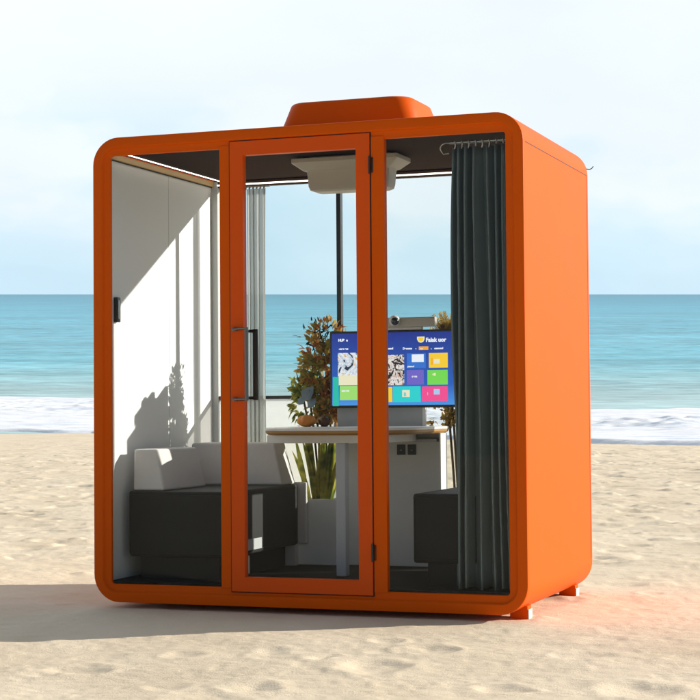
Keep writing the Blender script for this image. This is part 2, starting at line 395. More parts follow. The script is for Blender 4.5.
FOAM = m
def foam_mesh():
    xs = np.linspace(-70, 60, 1100); v = np.linspace(0, 1, 170)
    X = np.repeat(xs[None, :], len(v), 0); V = np.repeat(v[:, None], len(xs), 1)
    near = wl_y(X) + 2.2 * vnoise(X * 0.07, X * 0, 31) + 0.8 * vnoise(X * 0.3, X * 0, 32)
    far_y = 91 + 5.0 * vnoise(X * 0.06, X * 0, 33) + 3.0 * vnoise(X * 0.22, X * 0, 34) + 1.8 * vnoise(X * 0.7, X * 0, 35) - 7 * np.clip((X - 2) / 8, 0, 1)
    Y = near + (far_y - near) * V
    base = np.maximum(np.asarray(beach_plane(X, Y)), SEA)
    edge = np.clip(V / 0.02, 0, 1) * np.clip((1 - V) / 0.02, 0, 1)
    thick = 0.05 + 0.05 * vnoise(X * 0.8, Y * 1.4, 35)
    # breaker: ridge with ragged crest, stronger at the right
    amp = 0.10 + 0.30 * np.clip((X - 2) / 6, 0, 1) + 0.14 * vnoise(X * 0.12, X * 0, 36)
    c = 0.62 + 0.10 * vnoise(X * 0.09, X * 0, 37)
    ridge = amp * np.exp(-((V - c) / 0.16) ** 2) * (0.85 + 0.55 * vnoise(X * 0.7, Y * 0.7, 38) + 0.35 * vnoise(X * 1.9, Y * 1.9, 39))
    lump = np.clip((V - 0.35) / 0.2, 0, 1) * (0.07 * vnoise(X * 1.3, Y * 1.3, 40) + 0.05 * vnoise(X * 3.1, Y * 2.6, 41))
    Z = base + np.where(edge > 0, (0.015 + (thick + .03) * np.clip((0.75 - V) / .2, 0, 1) + (ridge + np.clip(lump, -0.02, 1)) * np.clip((0.97 - V) / .15, 0, 1)), 0) * edge - (1 - edge) * np.where(V > .5, 0.0, 0.10)
    Z += 1.6 * wave_lines(X, Y) * np.clip((Y - 80) / 20, 0.05, 1) + 0.012
    co = np.stack([X, Y, Z], -1).reshape(-1, 3).astype(np.float32)
    nr, na = X.shape
    i = np.arange(nr - 1)[:, None] * na + np.arange(na - 1)[None, :]
    qd = np.stack([i, i + 1, i + na + 1, i + na], -1).reshape(-1, 4)
    me = bpy.data.meshes.new('sea_foam')
    me.vertices.add(len(co)); me.vertices.foreach_set('co', co.ravel())
    me.loops.add(qd.size); me.loops.foreach_set('vertex_index', qd.ravel().astype(np.int32))
    me.polygons.add(len(qd)); me.polygons.foreach_set('loop_start', (np.arange(len(qd)) * 4).astype(np.int32))
    me.polygons.foreach_set('loop_total', np.full(len(qd), 4, np.int32)); me.polygons.foreach_set('use_smooth', np.full(len(qd), True))
    me.update(calc_edges=True); me.validate(); me.materials.append(FOAM)
    o = bpy.data.objects.new('sea_foam', me); C.objects.link(o); return o
tagit(foam_mesh(), kind='stuff', label='white surf foam washing onto the sand edge', cat='foam')

# ------------------------------------------------------------------ the pod
PW, PD, PH, PR = 2.2073, 1.3633, 2.3, 0.1363
pod = empty('meeting_pod', (0, 0, 0), 'orange glass fronted meeting pod standing on the beach sand', 'meeting pod')
def ring(inset, y, r=None):
    r = max(PR - inset, 0.012) if r is None else r
    return [(x, y, z) for x, z in rrect(inset, PW - inset, inset, PH - inset, r)]
# shell: closed tube
bm = bmesh.new()
loft(bm, [ring(0, .036), ring(0, PD - .034), ring(.045, PD - .034), ring(.045, .036)], closed=True)
part('shell', bm, ORANGE, pod, 35)
bm = bmesh.new()   # pressed seam along each upper side, a raised hair-line lip
for x0, x1 in ((PW - .001, PW + .0015),):
    box(bm, (x0, .04, PH - PR - .0035), (x1, PD - .036, PH - PR))
part('seam', bm, BLACK, pod)
JOINT_SHADE = mat('painted_joint_shade', (0.16, 0.012, 0.003), 0.6)
part('rear_joint_shade', bx((PW - .001, PD - .037, .150), (PW + .0012, PD - .031, PH - PR - .004)), JOINT_SHADE, pod)  # thin strip coloured dark red as the shade of a recessed rear edge
# front frame with pressed step
bm = bmesh.new()
prof = [(0, .036), (0, .005), (.0015, .0015), (.005, 0), (.046, 0), (.050, .003), (.055, .013), (.059, .015), (.085, .015), (.089, .019), (.089, .034), (.05, .0365), (.045, .036)]
rr = []
for ins, y in prof:
    r = PR - ins if ins < .06 else (.05 if ins < .07 else .016)
    if .045 < ins < .0605 and y < .02: r = PR - ins * 1.2
    rr.append([(x, y, z) for x, z in rrect(ins, PW - ins, ins, PH - ins, max(r, .012))])
loft(bm, rr, closed=True)
part('front_frame', bm, ORANGE, pod, 30)
bm = bmesh.new(); box(bm, (.686, .0105, .085), (.738, .050, 2.225), .002); part('mullion', bm, ORANGE, pod)
bm = bmesh.new(); box(bm, (1.467, .0105, .085), (1.532, .050, 2.225), .002); part('mullion', bm, ORANGE, pod)
for x0, x1 in ((.085, .69), (1.529, 2.122)):
    part('front_pane', bx((x0, .022, .085), (x1, .027, 2.215)), GLASS, pod)
# door
def frame_ring(x0, x1, z0, z1, ix0, ix1, iz0, iz1, y0, y1, c=.002):
    def rc(a, b_, c_, d, y): return [(a, y, c_), (b_, y, c_), (b_, y, d), (a, y, d)]
    bm = bmesh.new()
    loft(bm, [rc(x0, x1, z0, z1, y1), rc(x0, x1, z0, z1, y0 + c), rc(x0 + c, x1 - c, z0 + c, z1 - c, y0),
              rc(ix0 - c, ix1 + c, iz0 - c, iz1 + c, y0), rc(ix0, ix1, iz0, iz1, y0 + c), rc(ix0, ix1, iz0, iz1, y1)], closed=True)
    return bm
part('door_gasket', frame_ring(.7385, 1.4665, .066, 2.2465, .79, 1.41, .12, 2.19, .0085, .03, .001), BLACK, pod)
door = part('door', frame_ring(.743, 1.462, .0705, 2.242, .812, 1.393, .140, 2.173, .0035, .045), ORANGE2, pod)
part('pane', bx((.805, .024, .133), (1.40, .030, 2.18)), GLASS, door)
bm = bmesh.new()
for z in (.993, 1.331):
    box(bm, (.757, -.010, z - .009), (.782, .004, z + .009), .002)
    tube(bm, [(.770, -.006, z), (.785, -.022, z), (.82, -.043, z), (.848, -.046, z)], .0075, 8)
tube(bm, [(.848, -.046, .986), (.848, -.046, 1.338)], .009, 10)
part('handle', bm, mat('dark_steel', (0.16, 0.16, 0.155), 0.28, metal=1.0), door, True)
bm = bmesh.new()
for z in (1.0, 1.325): tube(bm, [(.80, .045, z), (.802, .095, z), (.828, .10, z)], .008, 8)
box(bm, (.820, .094, .99), (.846, .108, 1.335), .004)
part('handle', bm, BLACKM, door, True)
for z in (.27, 2.09):
    bm = bmesh.new(); tube(bm, [(1.4635, .000, z - .042), (1.4635, .000, z + .042)], .0055, 10)
    box(bm, (1.4705, .0065, z - .036), (1.478, .0120, z + .036), .001)
    part('hinge', bm, BLACKM, door, True)
# rear frame
bm = bmesh.new()
rr = []
for ins, y in ((0, PD - .034), (0, PD - .006), (.006, PD), (.09, PD), (.093, PD - .003), (.093, PD - .034)):
    rr.append([(x, y, z) for x, z in rrect(ins, PW - ins, ins, PH - ins, max(PR - ins, .02))])
loft(bm, rr, closed=True)
part('rear_frame', bm, ORANGE, pod, 35)
def rb(name, a, b_, m, bev=.002): return part(name, bx(a, b_, bev), m, pod)
rb('rear_post', (.060, 1.285, .10), (.098, 1.3285, 2.232), GREYP)
rb('rear_post', (2.109, 1.285, .10), (2.147, 1.3285, 2.232), GREYP)
rb('rear_header', (.0985, 1.288, 2.198), (2.1085, 1.327, 2.2315), CEIL)
rb('rear_rail', (.10, 1.278, 2.207), (2.10, 1.2875, 2.2145), LED)
rb('rear_sill', (.0985, 1.288, .09), (2.1085, 1.327, .112), BLACKM)
rb('rear_mullion', (.812, 1.290, .1125), (.838, 1.325, 2.1975), BLACKM)
rb('rear_bar', (.0985, 1.292, 1.000), (.8115, 1.322, 1.020), BLACKM)
part('rear_pane', bx((.0985, 1.303, 1.0205), (.8115, 1.309, 2.1975)), GLASSB, pod)
part('rear_pane', bx((.8385, 1.303, .1125), (2.1085, 1.309, 2.1975)), GLASSB, pod)
part('frosted_pane', bx((.0985, 1.303, .1125), (.8115, 1.3045, .9995)), FROST, pod)
# inside lining
rb('wall_panel', (.046, .038, .070), (.060, .7335, 2.232), WHITEP, .0015)
rb('wall_panel', (.046, .7375, .070), (.060, 1.328, 2.232), WHITEP, .0015)
rb('wall_panel', (PW - .060, .038, .070), (PW - .046, 1.328, 2.222), WHITEP, .0015)
rb('wall_seam', (.046, .7335, .088), (.0585, .7375, 2.222), SEAMM, 0)
rb('ceiling', (.047, .038, 2.236), (PW - .047, 1.328, 2.2545), CEIL, 0)
rb('wall_trim', (.0605, .040, 2.204), (.076, 1.284, 2.2355), GOLD, .001)
rb('trim_black_line', (.0602, .040, 2.199), (.066, 1.284, 2.2035), BLACK, 0)  # thin black line below the oak trim
rb('led_strip', (.112, .075, 2.2315), (.119, 1.284, 2.2355), LED, 0)
rb('floor', (.047, .038, .0455), (PW - .047, 1.328, .100), CARPET, 0)
bm = bx((.0605, .100, 1.387), (.082, .140, 1.513), .006, 3); h = part('wall_switch', bm, BLACKM, pod, True)
part('switch_plate', bx((.0822, .108, 1.402), (.085, .120, 1.498), .001), CHROME, h)
# ceiling ventilation tray
bm = bmesh.new()
def rr_h(x0, x1, y0, y1, z, r, n=6): return [(x, y, z) for x, y in rrect(x0, x1, y0, y1, r, n)]
loft(bm, [rr_h(.92, 1.36, .60, .72, 2.2358, .01), rr_h(.92, 1.36, .60, .72, 2.224, .01), rr_h(.846, 1.416, .545, .775, 2.224, .012), rr_h(.844, 1.418, .543, .777, 2.221, .014), rr_h(.844, 1.418, .543, .777, 2.203, .014), rr_h(.847, 1.415, .546, .774, 2.199, .014),
          rr_h(.895, 1.372, .575, .745, 2.164, .014), rr_h(.910, 1.360, .585, .735, 2.161, .014), rr_h(.913, 1.357, .588, .732, 2.156, .016), rr_h(.918, 1.352, .590, .730, 2.085, .02), rr_h(.926, 1.346, .594, .726, 2.064, .02), rr_h(.948, 1.328, .602, .718, 2.056, .02)], cap0=True, cap1=True)
part('ceiling_vent', bm, BEIGE, pod, 30)
# roof housing
bm = bmesh.new()
loft(bm, [rr_h(.795, 1.545, .45, .98, 2.2995, .11, 10), rr_h(.796, 1.544, .451, .979, 2.36, .11, 10), rr_h(.835, 1.505, .48, .95, 2.478, .11, 10), rr_h(.841, 1.499, .485, .945, 2.492, .105, 10),
          rr_h(.852, 1.488, .495, .935, 2.500, .095, 10), rr_h(.88, 1.46, .52, .91, 2.503, .08, 10)], cap0=True, cap1=True)
part('roof_fan_housing', bm, ORANGE, pod, 50)
bm = bmesh.new(); tube(bm, bezier((PW - .015, PD - .008, 2.205), (PW + .012, PD + .02, 2.19), (PW + .028, PD + .010, 2.215), 6), .0025, 6)
part('roof_hook', bm, BLACKM, pod, True)
for x, y in ((2.085, .17), (2.085, 1.15), (.33, .42), (.33, 1.15)):
    f = part('foot', bx((x, y - .036, GZ - .02), (x + .085, y + .036, .03), .004), ORANGE, pod)
    part('foot_cap', bx((x + .0852, y - .034, GZ - .02), (x + .090, y + .034, .014), .002), FOOTM, f)

# ------------------------------------------------------------------ sofas
def sofa(x0, x1, back, label, mirror=False):
    o = empty('bench_sofa', ((x0 + x1) / 2, .6, .10), label, 'bench sofa', 'bench sofas facing each other inside the pod')
    def cushbox(a, b_, bev=.018):
        bm = bx(a, b_, bev, 4)
        return bm
    part('seat', cushbox((x0, .16, .212), (x1, 1.10, .540)), LEATH, o, 60)
    px0, px1 = (x0 + .05, x1 - .06) if not mirror else (x0 + .06, x1 - .05)
    for zz in (.232, .520):
        bm = bmesh.new()
        tube(bm, [(x0 + .012, .1588, zz), (x1 - .012, .1588, zz), (x1 + .0010, .172, zz), (x1 + .0010, 1.085, zz)] if not mirror else [(x1 - .012, .1588, zz), (x0 + .012, .1588, zz), (x0 - .0010, .172, zz), (x0 - .0010, 1.085, zz)], .0022, 6)
        part('piping', bm, LEATH, o, True)
    part('plinth', bx((px0, .20, .1005), (px1, 1.06, .2115), .004), LEATH, o)
    # end panel
    e0, e1 = (x0, x1 + .046) if not mirror else (x0 - .052, x1)
    part('end_panel', bx((e0, 1.101, .215), (e1, 1.135, .548), .010, 3), CUSH, o, 60)
    part('leg', bx((x1 - .06 if not mirror else x0, 1.05, .1005), (x1 if not mirror else x0 + .06, 1.10, .2115), .004), CUSH, o)
    # long backrest along the wall, slanting face
    def wedge(pts_lo, pts_hi, zl, zh, name='back_cushion'):
        bm = bmesh.new()
        lo = [bm.verts.new((x, y, zl)) for x, y in pts_lo]; hi = [bm.verts.new((x, y, zh)) for x, y in pts_hi]
        bm.faces.new(list(reversed(lo))); bm.faces.new(hi)
        for i in range(4): bm.faces.new((lo[i], lo[(i + 1) % 4], hi[(i + 1) % 4], hi[i]))
        bmesh.ops.recalc_face_normals(bm, faces=bm.faces)
        bmesh.ops.bevel(bm, geom=list(bm.edges), offset=.014, segments=4, profile=.6, affect='EDGES')
        part(name, bm, CUSH, o, 60)
    if not mirror:
        wedge([(x0 + .012, .19), (x0 + .185, .19), (x0 + .185, .70), (x0 + .012, .70)], [(x0 + .012, .20), (x0 + .135, .22), (x0 + .135, .68), (x0 + .012, .69)], .5405, .748)
        wedge([(x0 + .012, .83), (x1 - .012, .90), (x1 - .012, 1.095), (x0 + .012, 1.095)], [(x0 + .012, .88), (x1 - .075, .95), (x1 - .075, 1.095), (x0 + .012, 1.095)], .5405, .765)
        bm = bx((x1 + .0005, .22, .232), (x1 + .006, .58, .288), .002)
        part('socket_plate', bm, GREYP, o)
    else:
        wedge([(x1 - .185, .19), (x1 - .012, .19), (x1 - .012, 1.095), (x1 - .185, 1.095)], [(x1 - .135, .22), (x1 - .012, .20), (x1 - .012, 1.095), (x1 - .135, 1.09)], .5405, .748)
    return o
sofa(.108, .652, True, 'charcoal bench sofa with light grey back cushions along the white wall')
sofa(1.610, 2.100, True, 'charcoal bench sofa half hidden behind the dark curtain', True)

# ------------------------------------------------------------------ table and back panel
tb = empty('meeting_table', (1.10, .85, .10), 'white table with oak edge and single post leg between the sofas', 'table')
def top_outline(x0, x1, y0, y1, r, z, ins=0):
    pts = []
    n = 14
    for i in range(n + 1):
        a = R_(180 + 90 * i / n); pts.append((x0 + r + (r - ins) * math.cos(a), y0 + r + (r - ins) * math.sin(a), z))
    for i in range(n + 1):
        a = R_(270 + 90 * i / n); pts.append((x1 - r + (r - ins) * math.cos(a), y0 + r + (r - ins) * math.sin(a), z))
    pts += [(x1 - ins, y1 - ins, z), (x0 + ins, y1 - ins, z)]
    return pts
TX0, TX1, TY0, TY1 = .625, 1.470, .42, 1.225
bm = bmesh.new(); loft(bm, [top_outline(TX0, TX1, TY0, TY1, .36, z, i) for z, i in ((.8345, .001), (.8455, 0), (.848, .003))], cap0=True, cap1=True)
top = part('tabletop', bm, TABLEW, tb, 30)
bm = bmesh.new(); loft(bm, [top_outline(TX0, TX1, TY0, TY1, .36, z, i) for z, i in ((.812, .016), (.822, .003), (.834, .001))], cap0=True, cap1=True)
part('edge', bm, WOOD, top, 30)
part('apron', bx((.70, .55, .770), (1.33, 1.09, .8115), .004), TABLEW, tb)
part('leg', bx((1.075, .551, .1005), (1.128, .604, .7695), .006, 3), METALW, tb, 40)
part('panel', bx((.90, 1.176, .1005), (1.452, 1.212, .8115), .003), POT, tb)
part('panel_cheek', bx((1.4525, 1.10, .1005), (1.462, 1.212, .8115), .002), TABLEW, tb)
part('cable_tray', bx((1.19, 1.09, .765), (1.44, 1.172, .781), .003), GREYP, tb)
for x in (1.195, 1.255):
    s = part('socket', bx((x, 1.1675, .695), (x + .046, 1.1755, .750), .002), BLACKM, tb)
    part('socket_pin', bx((x + .018, 1.1655, .718), (x + .028, 1.1672, .722)), GREYP, s)
part('riser', bx((.845, 1.195, .8485), (1.33, 1.215, .955), .003), GREYP, tb)
part('riser_post', bx((1.332, 1.19, .8485), (1.350, 1.21, .955), .002), TABLEW, tb)

# ------------------------------------------------------------------ monitor with its picture
SX0, SX1, SZ0, SZ1, SY = .822, 1.555, .947, 1.362, 1.150
mon = empty('wall_monitor', ((SX0 + SX1) / 2, SY, SZ0), 'black framed monitor showing a blue menu of coloured tiles above the table', 'monitor')
part('case', bx((SX0, SY, SZ0), (SX1, SY + .036, SZ1), .004), BLACKM, mon)
part('bracket', bx((1.05, SY + .0365, 1.0), (1.25, 1.225, 1.2), .003), BLACKM, mon)
def emat(name, c, s=1.0, noise=None):
    m, n, l, b = nodes(name)
    b.inputs['Base Color'].default_value = (0.01, 0.01, 0.01, 1); b.inputs['Roughness'].default_value = 0.25
    b.inputs['Emission Color'].default_value = (*c, 1); b.inputs['Emission Strength'].default_value = s * .68
    if noise:
        t = n.new('ShaderNodeTexCoord'); q = n.new('ShaderNodeTexNoise'); q.inputs['Scale'].default_value = noise[0]; q.inputs['Detail'].default_value = 3; q.inputs['Roughness'].default_value = .7
        q.inputs['Distortion'].default_value = 1.5
        cr = n.new('ShaderNodeValToRGB'); cr.color_ramp.interpolation = 'CONSTANT'; e = cr.color_ramp.elements
        e[0].position = 0; e[0].color = (*noise[1][0], 1); e[1].position = noise[2][1]; e[1].color = (*noise[1][1], 1)
        for p, c2 in zip(noise[2][2:], noise[1][2:]): x = e.new(p); x.color = (*c2, 1)
        l.new(t.outputs['Object'], q.inputs['Vector']); l.new(q.outputs['Fac'], cr.inputs['Fac']); l.new(cr.outputs['Color'], b.inputs['Emission Color'])
    return m
# backlit picture: blue fading to azure below
m, n, l, b = nodes('screen_blue')
t = n.new('ShaderNodeTexCoord'); sx = n.new('ShaderNodeSeparateXYZ'); l.new(t.outputs['Object'], sx.inputs[0])
mr = n.new('ShaderNodeMapRange'); mr.inputs['From Min'].default_value = 0; mr.inputs['From Max'].default_value = .42; l.new(sx.outputs['Z'], mr.inputs['Value'])
cr = n.new('ShaderNodeValToRGB'); e = cr.color_ramp.elements; e[0].color = (.06, .27, .68, 1); e[1].color = (.008, .018, .20, 1); x = e.new(.3); x.color = (.012, .09, .42, 1)
l.new(mr.outputs[0], cr.inputs['Fac']); l.new(cr.outputs['Color'], b.inputs['Emission Color']); b.inputs['Emission Strength'].default_value = 0.8
b.inputs['Base Color'].default_value = (.01, .01, .01, 1); b.inputs['Roughness'].default_value = .3
SCR = m
scr = part('screen', bx((SX0 + .012, SY - .0015, SZ0 + .014), (SX1 - .012, SY - .0002, SZ1 - .012)), SCR, mon)
EW = emat('screen_white', (.85, .88, .95)); EY = emat('screen_yellow', (.95, .60, .03)); EG = emat('screen_green', (.18, .68, .08)); EPK = emat('screen_pink', (.90, .07, .28))
EC = emat('screen_cyan', (.02, .62, .62)); EV = emat('screen_violet', (.16, .12, .55)); EB = emat('screen_tile_blue', (.03, .16, .62)); EO = emat('screen_orange', (.95, .38, .02))
ELG = emat('screen_light_green', (.35, .72, .16)); ETL = emat('screen_teal', (.01, .50, .38)); ECR = emat('screen_cream', (.85, .78, .55)); ELB = emat('screen_pale_blue', (.42, .58, .85))
EPH = emat('screen_photo', (.5, .5, .5), 1, (22, [(.01, .01, .012), (.08, .05, .04), (.80, .76, .74), (.62, .40, .32), (.02, .02, .02)], [0, .40, .47, .56, .62]))
EPH2 = emat('screen_drawing', (.5, .5, .5), 1, (16, [(.02, .03, .05), (.55, .62, .72), (.80, .82, .86), (.70, .42, .12)], [0, .40, .50, .60]))
def tile(name, x0, x1, z0, z1, m, lay=1, parent=None):
    y = SY - .0015 - .0012 * lay
    part(name, bx((x0, y - .0008, z0), (x1, y, z1)), m, parent or scr)
# pixel -> screen helper measured on the picture of the panel
def sxz(px, py):   # 700 px photo to screen plane
    d = Rb @ Vector(((px - 350) / CAM_F, 1, -(py - 350) / CAM_F)); t_ = (SY - CB.y) / d.y; q = CB + d * t_
    return q.x, q.z
def ptile(name, a, b_, m, lay=1):
    (x0, z1), (x1, z0) = sxz(*a), sxz(*b_); tile(name, x0, x1, z0, z1, m, lay)
ptile('tile', (333, 377), (339, 406), ETL); 
ptile('picture', (338, 353), (359.5, 376), EPH2, 1); ptile('picture', (339, 375.5), (359.5, 385), ECR, 2)
ptile('tile', (340, 386), (359.5, 400), ELG, 1)
ptile('picture', (384, 355), (404.5, 385), EPH, 1)
ptile('tile', (407, 353.5), (426, 368), EB, 1); ptile('tile', (412, 354.5), (424, 362), EW, 2)
ptile('tile', (429, 353), (448, 367.5), EY, 1); ptile('tile', (431.5, 358), (433, 365), EO, 2); ptile('tile', (434, 359), (440, 363.5), ECR, 2)
ptile('tile', (407, 370), (424, 384.5), EV, 1); ptile('tile', (427.5, 370), (448, 384.5), EG, 1)
ptile('tile', (378, 387), (392.5, 402), EY, 1); ptile('tile', (393, 386.5), (421, 402), EC, 1); ptile('tile', (402.5, 390), (410, 397), ECR, 2)
ptile('tile', (422, 386.5), (448, 401), EPK, 1); ptile('tile', (434, 389), (440, 394.5), ELB, 2)
# emblem: yellow shield
bm = bmesh.new()
cx, cz = sxz(421, 339.3)
pts = [(-.021, .014), (.021, .014), (.021, 0), (.014, -.013), (0, -.019), (-.014, -.013), (-.021, 0)]
loft(bm, [[(cx + a, SY - .0035, cz + c) for a, c in pts], [(cx + a, SY - .0027, cz + c) for a, c in pts]], True, True)
part('emblem', bm, ECR, scr)
bm = bmesh.new(); pts = [(a * .68, c * .68) for a, c in pts]
loft(bm, [[(cx + a, SY - .0047, cz + c) for a, c in pts], [(cx + a, SY - .0038, cz + c) for a, c in pts]], True, True)
part('emblem_field', bm, EY, scr)
def text(s, px, py, size, m, lay=1, bold=0):
    cu = bpy.data.curves.new('t', 'FONT'); cu.body = s; cu.size = size; cu.extrude = .0003; cu.offset = bold
    ob = bpy.data.objects.new('t', cu); C.objects.link(ob)
    bpy.context.view_layer.update()
    me = bpy.data.meshes.new_from_object(ob.evaluated_get(bpy.context.evaluated_depsgraph_get()))
    bpy.data.objects.remove(ob)
    x, z = sxz(px, py)
    bm = bmesh.new(); bm.from_mesh(me); bpy.data.meshes.remove(me)
    bmesh.ops.transform(bm, matrix=Matrix.Translation((x, SY - .0035 - .0012 * lay, z)) @ Matrix.Rotation(R_(90), 4, 'X'), verts=bm.verts)
    part('lettering', bm, m, scr)
text('Falak uor', 426, 341.8, .030, EW, 0, .0012)
text('HUB  e', 338.5, 341.5, .018, EW, 0, .0012)
text('-nuan aos', 339, 349.8, .014, EW, 0, .0008)
text('eimonnd', 384, 349.5, .015, EW, 0, .0008); text('Denoms', 403, 349.5, .015, EW, 0, .0008); text('e', 415.5, 349.5, .013, EW, 0, .0006)
ptile('tile', (419, 346.5), (428.5, 349.8), EO, 1)
text('sen', 420.5, 349.3, .011, ECR, 1, .0006); text('a', 431, 349.5, .012, EW, 0, .0006); text('osnnond', 434.5, 349.2, .014, EW, 0, .0008)
text('pisanod', 407.8, 367.2, .012, EW, 1, .0005); text('cem', 412, 377.5, .018, EW, 1, .0006); text('alil', 432.5, 375.5, .018, ECR, 1, .001)
text('auus ona', 342, 391.5, .012, EW, 1, .0008); text('-o-', 384.5, 395, .012, EW, 1, .0005); text('B', 404, 396, .026, EC, 2, .0008)
text('i ', 427.5, 395, .022, ELB, 1, .0008)

# conference camera on the monitor
vc = empty('video_camera', (1.25, 1.165, 1.3705), 'grey conference camera bar with round lens on top of the monitor', 'video camera')
part('base', bx((1.03, 1.152, 1.3625), (1.345, 1.182, 1.3775), .003), FOOTM, vc)
part('bar', bx((1.085, 1.150, 1.378), (1.42, 1.190, 1.430), .006, 3), BEIGE, vc, 40)
bm = bmesh.new()
bmesh.ops.create_uvsphere(bm, u_segments=24, v_segments=16, radius=.030); bmesh.ops.translate(bm, verts=bm.verts, vec=(1.197, 1.140, 1.412))
part('head', bm, FOOTM, vc, 'all')
bm = bmesh.new()
bmesh.ops.create_uvsphere(bm, u_segments=20, v_segments=12, radius=.022); bmesh.ops.translate(bm, verts=bm.verts, vec=(1.205, 1.124, 1.410))
part('lens', bm, mat('lens_glass', (.005, .005, .006), .05, spec=.8), vc, 'all')

# ------------------------------------------------------------------ curtains
def curtain(x0, x1, z0, z1, y, amp, folds, m, name, label, flare=0.0, thick=.004, seed=0, ph=0.0):
    rnd = random.Random(seed)
    o = empty(name, ((x0 + x1) / 2, y, z0), label, 'curtain')
    nx, nzv = folds * 18, 36
    off = [rnd.uniform(-.32, .32) for _ in range(folds + 2)]; am = [rnd.uniform(.6, 1.3) for _ in range(folds + 2)]
    bm = bmesh.new(); G = []
    for j in range(nzv + 1):
        v = j / nzv; z = z0 + (z1 - z0) * v; row = []
        for i in range(nx + 1):
            u = i / nx; f = max(0, min(folds, folds * (u + .035 * math.sin(2 * math.pi * u * 1.6 + seed)))); k = int(f); fr = f - k
            a = am[k] * (1 - fr) + am[k + 1] * fr; oo = off[k] * (1 - fr) + off[k + 1] * fr
            pinch = 1 - .35 * max(0, (v - .9) / .1)
            w = .55 * mnoise.noise(Vector((u * 4, v * 1.6, seed * 3.1)))
            p = 2 * math.pi * (f + oo * (1 - v) * .8 + w * (1 - v) + ph)
            yy = y + amp * a * pinch * (math.sin(p) + .18 * math.sin(2 * p + 1.0))
            xx = x0 + (x1 - x0) * (u + .45 / folds * math.sin(2 * p) * .28) - flare * (1 - v) * (.5 - u)
            row.append(bm.verts.new((xx, yy, z + (.006 * math.sin(p * .7) if j == 0 else 0))))
        G.append(row)
    for j in range(nzv):
        for i in range(nx): bm.faces.new((G[j][i], G[j][i + 1], G[j + 1][i + 1], G[j + 1][i]))
    c = part('cloth', bm, m, o, 'all')
    sm = c.modifiers.new('thickness', 'SOLIDIFY'); sm.thickness = thick
    return o
cu = curtain(1.832, 2.102, .106, 2.168, .122, .050, 6, CURTD, 'curtain', 'dark teal pleated curtain hanging at the right front corner', .03, seed=4)
bm = bmesh.new()
tube(bm, [(1.82, .125, 2.188), (2.09, .125, 2.188)], .006, 8)
tube(bm, [(1.82, .125, 2.188)] + bezier((1.80, .125, 2.190), (1.755, .125, 2.18), (1.785, .14, 2.14), 8) + [(1.815, .135, 2.142)], .0035, 8)
part('rail', bm, CHROME, cu, True)
for k in range(8):
    x = 1.848 + k * .033
    bm = bmesh.new(); tube(bm, bezier((x, .118, 2.192), (x + .010, .104, 2.175), (x, .112, 2.158), 6), .0032, 6)
    part('hook', bm, FOOTM, cu, True)
cu2 = curtain(.285, .405, .106, 2.178, 1.258, .013, 4, SHEER, 'curtain', 'light grey pleated curtain hanging before the rear window', .0, .002, seed=9)
bm = bmesh.new(); tube(bm, [(.27, 1.258, 2.190), (.43, 1.258, 2.190)], .005, 8); part('rail', bm, FOOTM, cu2, True)
for k in range(6):
    bm = bmesh.new(); tube(bm, [(.288 + k * .022, 1.256, 2.187), (.288 + k * .022, 1.245, 2.172)], .005, 6); part('hook', bm, FOOTM, cu2, True)

# ------------------------------------------------------------------ plants
def leaf_mat(name, cols, scale=30):
    m, n, l, b = nodes(name)
    t = n.new('ShaderNodeTexCoord'); q = n.new('ShaderNodeTexNoise'); q.inputs['Scale'].default_value = scale; q.inputs['Detail'].default_value = 2
    cr = n.new('ShaderNodeValToRGB'); e = cr.color_ramp.elements
    e[0].position = .3; e[0].color = (*cols[0], 1); e[1].position = .7; e[1].color = (*cols[-1], 1)
    for i, c in enumerate(cols[1:-1]):
        x = e.new(.3 + .4 * (i + 1) / (len(cols) - 1)); x.color = (*c, 1)
    l.new(t.outputs['Object'], q.inputs['Vector']); l.new(q.outputs['Fac'], cr.inputs['Fac']); l.new(cr.outputs['Color'], b.inputs['Base Color'])
    b.inputs['Roughness'].default_value = .5; b.inputs['Subsurface Weight'].default_value = 0
    tl = n.new('ShaderNodeBsdfTranslucent'); ms_ = n.new('ShaderNodeMixShader'); ms_.inputs[0].default_value = .5
    l.new(cr.outputs['Color'], tl.inputs[0]); l.new(b.outputs[0], ms_.inputs[1]); l.new(tl.outputs[0], ms_.inputs[2]); l.new(ms_.outputs[0], n['Material Output'].inputs['Surface'])
    return m
RUST = leaf_mat('rust_leaves', [(.12, .06, .02), (.40, .12, .03), (.55, .36, .07), (.26, .28, .07), (.62, .20, .05)], 14)
OLIVE = leaf_mat('olive_leaves', [(.07, .10, .02), (.20, .24, .03), (.50, .44, .08), (.16, .18, .03)], 12)
GOLDL = leaf_mat('golden_leaves', [(.10, .06, .015), (.42, .27, .05), (.58, .40, .09), (.22, .12, .03)], 18)
BLUEL = leaf_mat('blue_grey_leaves', [(.14, .22, .30), (.25, .35, .45), (.36, .42, .44)], 10)
STEM = mat('brown_stem', (.06, .035, .015), .7, noise=.3, nscale=30)
def leaf(bm, p, d, ln, w, nrm_, curl=.25):
    d = d.normalized(); s = d.cross(nrm_)
    if s.length < .05: s = d.cross(Vector((.3, .9, .2)))
    s.normalize(); up = s.cross(d)
    q = [p, p + d * ln * .35 + s * w * .5 + up * ln * .05, p + d * ln * .72 + s * w * .36 - up * ln * curl * .3, p + d * ln - up * ln * curl, p + d * ln * .72 - s * w * .36 - up * ln * curl * .3, p + d * ln * .35 - s * w * .5 + up * ln * .05]
    mid = p + d * ln * .5 - up * ln * .04
    V = [bm.verts.new(v) for v in q]; M = bm.verts.new(mid)
    for i in range(6): bm.faces.new((V[i], V[(i + 1) % 6], M))
